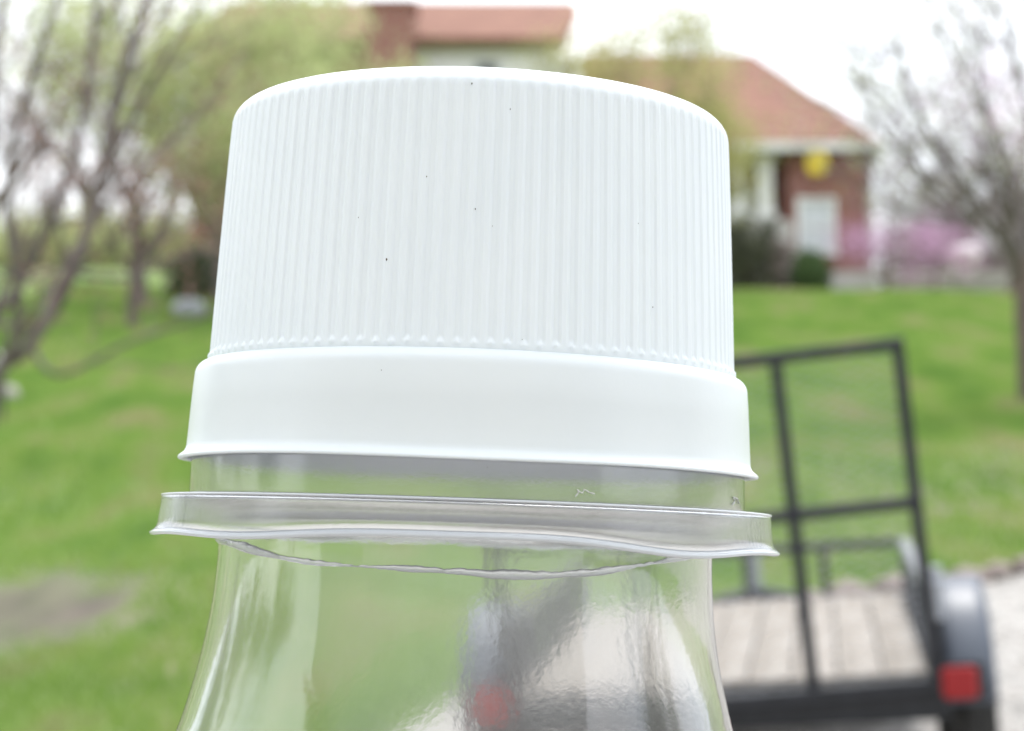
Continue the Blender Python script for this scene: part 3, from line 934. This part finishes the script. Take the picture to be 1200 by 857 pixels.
# columns
for px_ in (898, 866):
    m1 = MB(); cx = X(px_)
    z0 = Z(258); z1 = ze - .12
    m1.box((cx, .15, (z0 + z1) / 2), (.36 if px_ == 898 else .26, .34, z1 - z0 - .3), bev=.03)
    m1.box((cx, .15, z0 + .11), (.5, .46, .2), bev=.02); m1.box((cx, .15, z1 - .1), (.5, .46, .2), bev=.02)
    m1.build('column', M['white_paint'], house)
m1 = MB()
for z_ in (Z(228), Z(252)): m1.box(((X(840) + X(884)) / 2, .15, z_), (X(884) - X(840), .06, .07))
for k in range(10): m1.box((X(842) + (X(884) - X(842)) * k / 9.5, .15, (Z(228) + Z(252)) / 2), (.05, .04, Z(228) - Z(252) - .07))
m1.build('railing', M['white_paint'], house)
wallbox('porch_steps', M['concrete'], X(903), X(923), -1.0, -.11, zb, Z(268))
def window(px0, py0, px1, py1, y, D=HD, panes=2, parent=house):
    x0, x1, z1, z0 = X(px0, D), X(px1, D), Z(py0, D), Z(py1, D)
    m1 = MB(); t = .1
    m1.box(((x0 + x1) / 2, y - .03, z1 - t / 2), (x1 - x0, .1, t)); m1.box(((x0 + x1) / 2, y - .03, z0 + t / 2), (x1 - x0 + .1, .14, t))
    for x in (x0 + t / 2, x1 - t / 2): m1.box((x, y - .03, (z0 + z1) / 2), (t, .09, z1 - z0 - 2 * t))
    m1.box(((x0 + x1) / 2, y - .03, (z0 + z1) / 2), (x1 - x0 - 2 * t, .06, .05))
    w = m1.build('window', M['white_paint'], house)
    m1 = MB(); m1.box(((x0 + x1) / 2, y - .005, (z0 + z1) / 2), (x1 - x0 - t, .03, z1 - z0 - t))
    return w, m1
w, m1 = window(934, 232, 980, 300, 0)
pn = m1.build('pane', pmat('curtained_glass', (.55, .58, .60), .25), w); pn['label'] = 'pale curtained window pane'
# left two-storey part
D2 = HD + 3
xL, xR = X(225, D2), X(676, D2)
z1 = Z(50, D2)
lw = wallbox('wall', M['siding'], X(487, D2), X(664, D2), 3, 12, zb, z1); lw['label'] = 'white sided upper wall'
wallbox('wall', M['brick'], xL, X(486, D2), 2.8, 12, zb, Z(48, D2))['label'] = 'brick wall of the left part'
# siding boards (10 px each would be 20 cm; real relief)
bd = None
zz = Z(100, D2); i = 0
while zz < z1 - .1:
    if bd is None:
        m1 = MB(); m1.box((0, 0, 0), (X(664, D2) - X(487, D2), .03, .19), Matrix.Rotation(R(5), 3, 'X')); bd = m1.build('siding_board', M['siding'], house); bd.location = ((X(664, D2) + X(487, D2)) / 2, 2.975, zz)
    else: link_copy(bd, house, ((X(664, D2) + X(487, D2)) / 2, 2.975, zz))
    zz += .2
m1 = MB()
zr2 = Z(3, D2 + 2.2)
slab(m1, [(xL - .3, 2.3, z1 - .05), (X(660, D2), 2.3, z1 - .05), (X(688, D2), 5.2, zr2), (xL + .6, 5.2, zr2)])
slab(m1, [(X(660, D2), 12.3, z1 - 1.5), (xL - .3, 12.3, z1 - 1.5), (xL + .6, 5.2, zr2), (X(688, D2), 5.2, zr2)])
rf2 = m1.build('roof', M['shingle'], house)
m1 = MB()
m1.bar((X(656, D2), 2.2, Z(82, D2)), (X(690, D2), 5.1, zr2 - .02), .45, .12)
m1.build('rake_board', M['white_paint'], house)
m1 = MB(); cx = (X(433, D2) + X(486, D2)) / 2
m1.box((cx, 2.5, (zb + Z(7, D2 - .7)) / 2), (X(486, D2) - X(433, D2), 1.1, Z(7, D2 - .7) - zb)); m1.box((cx, 2.5, Z(10, D2 - .7) + .05), (X(486, D2) - X(433, D2) + .16, 1.24, .12))
m1.build('chimney', M['brick'], house)
w, m1 = window(553, 70, 588, 118, 2.96, D2); m1.build('pane', M['glass_dark'], w)

# yellow banner by the porch corner
fl = empty('yellow_banner', PX(958, 205, HD - .8)); tag(fl, 'small bright yellow banner hanging below the eave by the porch corner', 'banner')
v = []; f = []
for i in range(9):
    for j in range(9):
        u, w_ = i / 8, j / 8
        hw_ = .25 * math.sqrt(max(.15, 1 - (2 * w_ - 1) ** 4))
        v.append(((u - .5) * 2 * hw_, .04 * math.sin(u * 7), w_ * .56))
for i in range(8):
    for j in range(8):
        a = i * 9 + j; f.append((a, a + 9, a + 10, a + 1))
o = mesh('cloth', v, f, M['yellow'], fl, True); so = o.modifiers.new('t', 'SOLIDIFY'); so.thickness = .01
m1 = MB(); m1.tube([(-.32, 0, .58), (.32, 0, .58)], .012, 6); m1.tube([(0, 0, .58), (0, .2, .98)], .008, 6); m1.build('hanging_rod', M['steel_black'], fl)

# ------------------------------------------------------------------ shrubs, wall, rocks
def shrub(name, label, base, w, h, mat, nclump=60, per=60, size=.05, group=None, cat='shrub', flat=False):
    root = empty(name, base); tag(root, label, cat, group)
    cs = []
    for i in range(nclump):
        a = random.random() * 2 * PI; u = random.random() ** .5; z = random.random()
        rr = w / 2 * u * random.uniform(.85, 1.1) if flat else w / 2 * u * math.sqrt(max(0.1, 1 - (abs(z - .4) / .65) ** 2)) * random.uniform(.8, 1.1)
        cs.append((rr * math.cos(a), rr * math.sin(a), .08 + z * h * .92))
    mb = MB()
    for c in cs[::3]:
        mb.tube([(0, 0, -.05), (c[0] * .4, c[1] * .4, c[2] * .5), c], [.025, .015, .006], 4, cap=False)
    mb.build('stems', M['bark_brown'], root)
    leaf_cloud('foliage', cs, per, .09 + w * .03, size, M[mat], root)
    return root
bx = PX(886, 345, HD - 2)
for i, (px_, py_, w_, h_, mt, lab) in enumerate([
    (876, 346, 1.35, 1.55, 'leaf_hedge', 'tall dark hedge shrub in front of the porch railing'),
    (915, 343, .75, 1.1, 'twig', 'greyish loose shrub between the tall hedge and the round green bush'),
    (950, 338, .8, .8, 'leaf_mid', 'round green bush under the white window of the house')]):
    p = PX(px_, py_, HD - 2 - i * .1)
    shrub('garden_shrub', lab, G(p.x, p.y), w_, h_, mt, 90, 14 if mt == 'twig' else 70, .045, flat=(mt == 'leaf_hedge'))
m1 = MB()
v = []; f = []
for i in range(21):
    for j in range(5):
        x = X(850) + HO.x + (X(1000) - X(850)) * i / 20; y = HD - 3.0 + j * .7 + .25 * math.sin(i)
        v.append(G(x, y, .05))
for i in range(20):
    for j in range(4):
        a = i * 5 + j; f.append((a, a + 5, a + 6, a + 1))
o = mesh('mulch_bed', v, f, M['mulch'], smooth=True); o['kind'] = 'structure'

# stone retaining wall to the right of the house
wl = empty('stone_wall', PX(1105, 333, HD + 1)); tag(wl, 'low pale stone retaining wall at the top of the lawn right of the house', 'wall')
x0 = PX(1029, 333, HD + 1).x - wl.location.x; x1 = PX(1290, 333, HD + 1).x - wl.location.x
protos = []
for i in range(5):
    m1 = MB(); m1.box((0, 0, 0), (.42 + .08 * i, .35, .165), bev=.025); protos.append((m1.v, m1.f, .42 + .08 * i))
pobj = {}
for row in range(3):
    x = x0 + .15 * (row % 2)
    while x < x1:
        k = random.randrange(5); wd = protos[k][2]
        loc = (x + wd / 2, random.uniform(-.02, .02), -.15 + row * .175)
        if k not in pobj:
            pobj[k] = mesh('stone', protos[k][0], protos[k][1], M['stone'], wl, loc=loc)
        else: link_copy(pobj[k], wl, loc)
        x += wd + .015
# pale tank
tk = MB(); tk.lathe([(.01, -.42), (.12, -.40), (.2, -.33), (.24, -.22), (.24, .22), (.2, .33), (.12, .40), (.01, .42)], 20, 'x')
tkr = empty('storage_tank', PX(1130, 297, HD + 5)); tag(tkr, 'small pale rounded tank behind the stone wall', 'tank')
tk.build('shell', M['white_paint'], tkr, True)
for s in (-1, 1):
    m1 = MB(); m1.box((s * .25, 0, -.48), (.06, .3, .6)); m1.build('stand', M['concrete'], tkr)

# grey rock by the dark shrubs on the left, shrubs themselves
p = hit(222, 372)
def rock(name, label, base, d, mat='rock', cat='rock'):
    v = np.array(ICO) * (1 + rng.uniform(-.12, .12, (12, 1))) * np.array(d) / 2
    o = mesh(name, v, IF, M[mat], loc=base, smooth=True)
    m_ = o.modifiers.new('s', 'SUBSURF'); m_.levels = 2; m_.render_levels = 2
    return tag(o, label, cat)
rock('grey_rock', 'pale grey boulder on the lawn beside the dark evergreen shrub', p + Vector((0, 0, .14)), (.9, .6, .55))
p2 = hit(222, 352)
shrub('evergreen_shrub', 'dark evergreen shrub on the left of the cap, behind the grey boulder', p2 + Vector((.1, .4, 0)), 1.25, 1.0, 'leaf_dark', 90, 70, .05)

# ------------------------------------------------------------------ trees
# foreground bare tree on the left: traced limbs with real depth
TB = hit(-70, 700)
DL = 12.5
ft = empty('bare_tree', G(PX(-60, 500, DL).x, DL)); tag(ft, 'bare grey multi-stemmed tree close by at the left edge, over the lawn', 'tree')
o0 = ft.location
limbs = MB(); ends = []
paths = [
    ([(-60, 560), (-20, 475), (35, 405), (85, 320), (118, 210), (142, 90), (185, -30)], .050, .030, 0.0),
    ([(-60, 540), (-30, 420), (15, 345), (58, 262), (92, 160), (108, 60), (118, -40)], .046, .026, .5),
    ([(-60, 560), (-5, 460), (16, 400), (20, 330), (8, 230), (28, 120), (70, -10)], .040, .020, -.5),
    ([(-60, 520), (-40, 330), (-20, 200), (-8, 90), (10, -40)], .045, .025, .9),
    ([(35, 405), (70, 440), (150, 402), (240, 372), (330, 340)], .020, .008, -.3),
    ([(85, 320), (150, 325), (210, 300), (290, 290)], .020, .008, .3),
    ([(58, 262), (110, 250), (170, 200), (240, 120), (290, 60)], .018, .007, .6),
    ([(118, 210), (165, 120), (200, 60), (250, -20)], .022, .010, -.2),
    ([(35, 405), (90, 290), (150, 205), (215, 150)], .020, .008, .8),
]
for pts, ra, rb, dz in paths:
    n_ = len(pts)
    P3 = [PX(a, b, DL + dz * (i / (n_ - 1)) * 1.6) - o0 for i, (a, b) in enumerate(pts)]
    if pts[0][0] == -60:
        P3[0] = Vector((random.uniform(-.1, .1), random.uniform(-.1, .1), -.05)); 
    # smooth
    sm = spline([tuple(p) for p in P3], 4)
    rr = [ra + (rb - ra) * i / (len(sm) - 1) for i in range(len(sm))]
    limbs.tube(sm, rr, 7, cap=False)
    for i in range(6, len(sm), 3):
        for _ in range(2):
            d = Vector((random.gauss(.2, .6), random.gauss(0, .5), random.uniform(.1, 1)))
            grow(limbs, sm[i], d, random.uniform(.35, .65), rr[i] * .38, 2, ends, (2, 3), .6, .1, .7, 4)
limbs.build('limbs', M['bark_grey'], ft, True)
random.shuffle(ends)
leaf_cloud('buds', ends[:1100], 6, .06, .016, M['twig_red'], ft)

# pale garden globe and stone at its foot
p = PX(4, 425, 24)
gg = empty('garden_globe', G(p.x, p.y)); tag(gg, 'small white globe on a short stake beyond the bare tree at the left edge', 'garden globe')
m1 = MB(); zc = p.z - gg.location.z
m1.lathe([(.12 * math.sin(PI * i / 12) + .001, zc + .12 * math.cos(PI * i / 12)) for i in range(13)], 20); m1.build('globe', M['blossom_white'], gg, True)
m1 = MB(); m1.tube([(0, 0, -.05), (0, 0, zc - .11)], .025, 8); m1.build('stake', M['steel_black'], gg)
p = hit(12, 470)
rock('tan_rock', 'small tan rock on the lawn near the left edge below the white globe', p + Vector((0, 0, .08)), (.34, .3, .34), 'stone')

# small dark trunk tree on the lawn, left
p = hit(156, 386)
tree('small_tree', 'small brown trunked tree with reddish twigs on the upper lawn left of the cap', p, 3.6, .10, 'twig_red', 8, .035, depth=4, bark='bark_brown', trunk=.38)
# yellow-green trees before the left part of the house
for i, (px_, D, h_, r_, lab) in enumerate([
    (165, 37, 9.0, .14, 'leftmost of the light green budding trees before the house'),
    (262, 38, 9.0, .14, 'light green budding tree directly above the left shoulder of the cap'),
    (305, 35.5, 6.0, .10, 'low light green tree right behind the left shoulder of the cap'),
    (350, 40, 8.6, .14, 'light green budding tree left of the brick chimney')]):
    q = PX(px_, 300, D)
    tree('budding_tree', lab, G(q.x, q.y), h_, r_, 'leaf_spring', 22, .07, depth=5, fork=(2, 3), leafspread=.36, trunk=.16, spread=.62, up=.22, reach=.20, group='light green budding trees before the house')
q = PX(725, 300, 39)
tree('olive_tree', 'olive green tree rising behind the cap between the two roofs', G(q.x, q.y), 8.0, .13, 'leaf_olive', 17, .06, depth=5, leafspread=.32, trunk=.2, up=.25, reach=.21)
q = PX(815, 300, 40)
tree('olive_tree', 'shorter olive green tree in front of the right wing roof', G(q.x, q.y), 6.2, .11, 'leaf_olive', 17, .06, depth=5, leafspread=.30, trunk=.2, up=.2, reach=.19)

# right-hand tree leaning over the lawn
p = hit(1207, 474)
rt = empty('spreading_tree', p); tag(rt, 'bare spreading tree with grey twigs at the right edge of the lawn', 'tree')
DR = p.y
mb = MB(); limbs = MB(); ends = []
mb.tube(spline([(0, 0, -.1), tuple(PX(1204, 420, DR) - p), tuple(PX(1200, 360, DR) - p), tuple(PX(1200, 300, DR) - p)], 4), [.135 - .003 * i for i in range(13)], 10, cap=False)
mb.build('trunk', M['bark_brown'], rt, True)
rp = [
    ([(1200, 305), (1170, 265), (1130, 215), (1085, 150), (1058, 80), (1050, 20)], .075, .018, -.5),
    ([(1194, 330), (1180, 290), (1140, 250), (1095, 215), (1040, 160), (1000, 95)], .06, .012, -1.2),
    ([(1200, 305), (1190, 240), (1160, 150), (1120, 70), (1080, -10)], .07, .02, .6),
    ([(1200, 305), (1215, 220), (1205, 130), (1180, 40), (1150, -40)], .07, .02, 0),
    ([(1200, 305), (1240, 230), (1280, 120), (1290, 0)], .08, .02, 1),
    ([(1150, 258), (1110, 262), (1060, 250), (1010, 215)], .03, .008, -.8),
    ([(1130, 215), (1090, 200), (1050, 130), (1010, 60)], .03, .008, .5),
    ([(1160, 150), (1150, 80), (1170, 0)], .03, .01, .5),
]
for pts, ra, rb, dz in rp:
    n_ = len(pts)
    P3 = [PX(a, b, DR + dz * (i / (n_ - 1)) * 2) - p for i, (a, b) in enumerate(pts)]
    sm = spline([tuple(q_) for q_ in P3], 4)
    rr = [.8 * (ra + (rb - ra) * i / (len(sm) - 1)) for i in range(len(sm))]
    limbs.tube(sm, rr, 7, cap=False)
    for i in range(3, len(sm), 2):
        for _ in range(3):
            d = Vector((random.gauss(-.2, .6), random.gauss(0, .6), random.uniform(0, 1)))
            grow(limbs, sm[i], d, random.uniform(.5, 1.0), max(.012, rr[i] * .42), 3, ends, (2, 3), .6, .1, .72, 4)
limbs.build('limbs', M['bark_grey'], rt, True)
random.shuffle(ends)
leaf_cloud('buds', ends[:500], 3, .06, .018, M['blossom'], rt)
leaf_cloud('young_leaves', ends[900:1700], 4, .08, .025, M['leaf_spring'], rt)

# redbuds
for px_, D, h_, lab in [(1040, 43.5, 2.1, 'low pink blossoming redbud against the brick corner of the house'), (1095, 45, 2.3, 'pink blossoming redbud behind the bare tree, over the stone wall')]:
    q = PX(px_, 330, D)
    tree('redbud_tree', lab, G(q.x, q.y), h_, .05, 'blossom', 18, .035, depth=4, spread=1.0, leafspread=.2, trunk=.38, up=-.02, bark='bark_brown', group='pink redbuds')
q = PX(1185, 330, 40)
tree('redbud_tree', 'tall pink blossoming redbud at the far right behind the bare tree', G(q.x, q.y), 5.4, .08, 'blossom', 18, .05, depth=4, spread=.9, leafspread=.25, trunk=.35, bark='bark_brown', group='pink redbuds')

# woods beyond: bare trees, each its own object, sharing four shapes
woods = []
def copy_tree(o, loc, rz, sc, label):
    c = o.copy(); COL.objects.link(c); c.location = loc; c.rotation_euler = (0, 0, rz); c.scale = (sc,) * 3; c['label'] = label
    for ch in o.children:
        d = ch.copy(); COL.objects.link(d); d.parent = c
    return c
kinds = [('bark_grey', None, 0), ('bark_grey', 'leaf_spring', 2), ('bark_brown', 'twig_red', 3), ('bark_brown', 'leaf_olive', 3)]
desc = ['bare grey woodland tree', 'woodland tree with sparse green buds', 'woodland tree with reddish buds', 'woodland tree with olive young leaves']
wprotos = []
spots = []
for i in range(11):
    spots.append((random.uniform(-90, 215) if i > 2 else (-20, 60, 130)[i], random.uniform(52, 74)))
for i in range(10):
    spots.append((random.uniform(1040, 1300), random.uniform(56, 84)))
spots.sort()
ORD = ['first', 'second', 'third', 'fourth', 'fifth', 'sixth', 'seventh', 'eighth', 'ninth', 'tenth', 'eleventh', 'twelfth', 'thirteenth', 'fourteenth', 'fifteenth', 'sixteenth']
for i, (px_, D) in enumerate(spots):
    k = i % 4
    q = PX(px_, 300, D)
    left = px_ < 500
    lab = desc[k] + (', %s from the left in the woods beyond the lawn' % ORD[i] if left else ', %s from the left beyond the stone wall' % ORD[i - 11])
    hsc = random.uniform(.75, 1.05) if left else random.uniform(.6, .8)
    if i < 4:
        b_, lf, per = kinds[k]
        t_ = tree('woodland_tree', lab, G(q.x, q.y), 10.0, .16, lf, per * 3 or 1, .05, depth=5, bark=b_, fork=(2, 3), leafspread=.3, trunk=.25, group='trees of the far woods')
        wprotos.append(t_)
        t_.scale = (hsc,) * 3
    else:
        copy_tree(wprotos[k], G(q.x, q.y), random.random() * 6.28, hsc, lab)
# undergrowth masses under the woods
for (pa, pb, D, h_, mt, lab) in [(-120, 240, 50, 1.3, 'leaf_spring', 'brushy green undergrowth at the wood edge on the left'), (1030, 1320, 56, 5.4, 'brush', 'brown brushy undergrowth beyond the stone wall')]:
    cs = []
    for i in range(420):
        q = PX(random.uniform(pa, pb), 300, D + random.uniform(-1.5, 4))
        g_ = G(q.x, q.y); cs.append((g_.x, g_.y, g_.z + random.uniform(0, h_) * random.uniform(.4, 1)))
    o = leaf_cloud('undergrowth', cs, 110, .3, .06, M[mt]); tag(o, lab, 'undergrowth', kind='stuff')

# ------------------------------------------------------------------ unseen house added behind the camera to shade cap front and bottle reflections
ga = empty('added_house', (0, -5.6, 0)); tag(ga, 'cream sided two storey house added unseen behind the camera to shade the cap and the bottle reflections', 'house')
M['tan_siding'] = noisy('cream_siding', [(.66, .65, .64), (.74, .73, .72)], 2)
m1 = MB(); m1.box((-3, -3, 3.1), (24, 6, 6.6)); m1.build('wall', M['tan_siding'], ga)
m1 = MB(); slab(m1, [(-15.5, 1.0, 6.12), (9.5, 1.0, 6.12), (9.5, -3, 8.6), (-15.5, -3, 8.6)], .15); slab(m1, [(9.5, -6.5, 6.3), (-15.5, -6.5, 6.3), (-15.5, -3, 8.6), (9.5, -3, 8.6)], .15); m1.build('roof', M['shingle'], ga)
for x in (-2.6, 2.6):
    m1 = MB(); m1.box((x, .03, 1.1), (2.7, .08, 2.2), bev=.01); gd = m1.build('added_garage_door', M['tan_siding'], ga)
    for k in range(4):
        m1 = MB(); m1.box((x, .08, .3 + .53 * k), (2.5, .03, .47), bev=.008); m1.build('panel', M['tan_siding'], gd)

for x, y, lab in [(-16.5, -1.0, 'unseen leafy tree added for bottle reflections, off the left end of the added house'), (-14.0, 4.0, 'unseen leafy tree added for bottle reflections, far to the left of the camera beside the lawn'), (-11.0, 7.5, 'unseen leafy tree added for bottle reflections, outside the left edge of the lawn view'), (11.5, 2.2, 'unseen leafy tree added for bottle reflections, far to the right of the camera beside the driveway')]:
    tree('reflection_tree', lab, G(x, y), 6.5, .13, 'leaf_mid', 26, .08, depth=5, leafspread=.4, trunk=.15, group='unseen trees added for bottle reflections')  # out-of-view trees added to darken and break up the bottle's side reflections
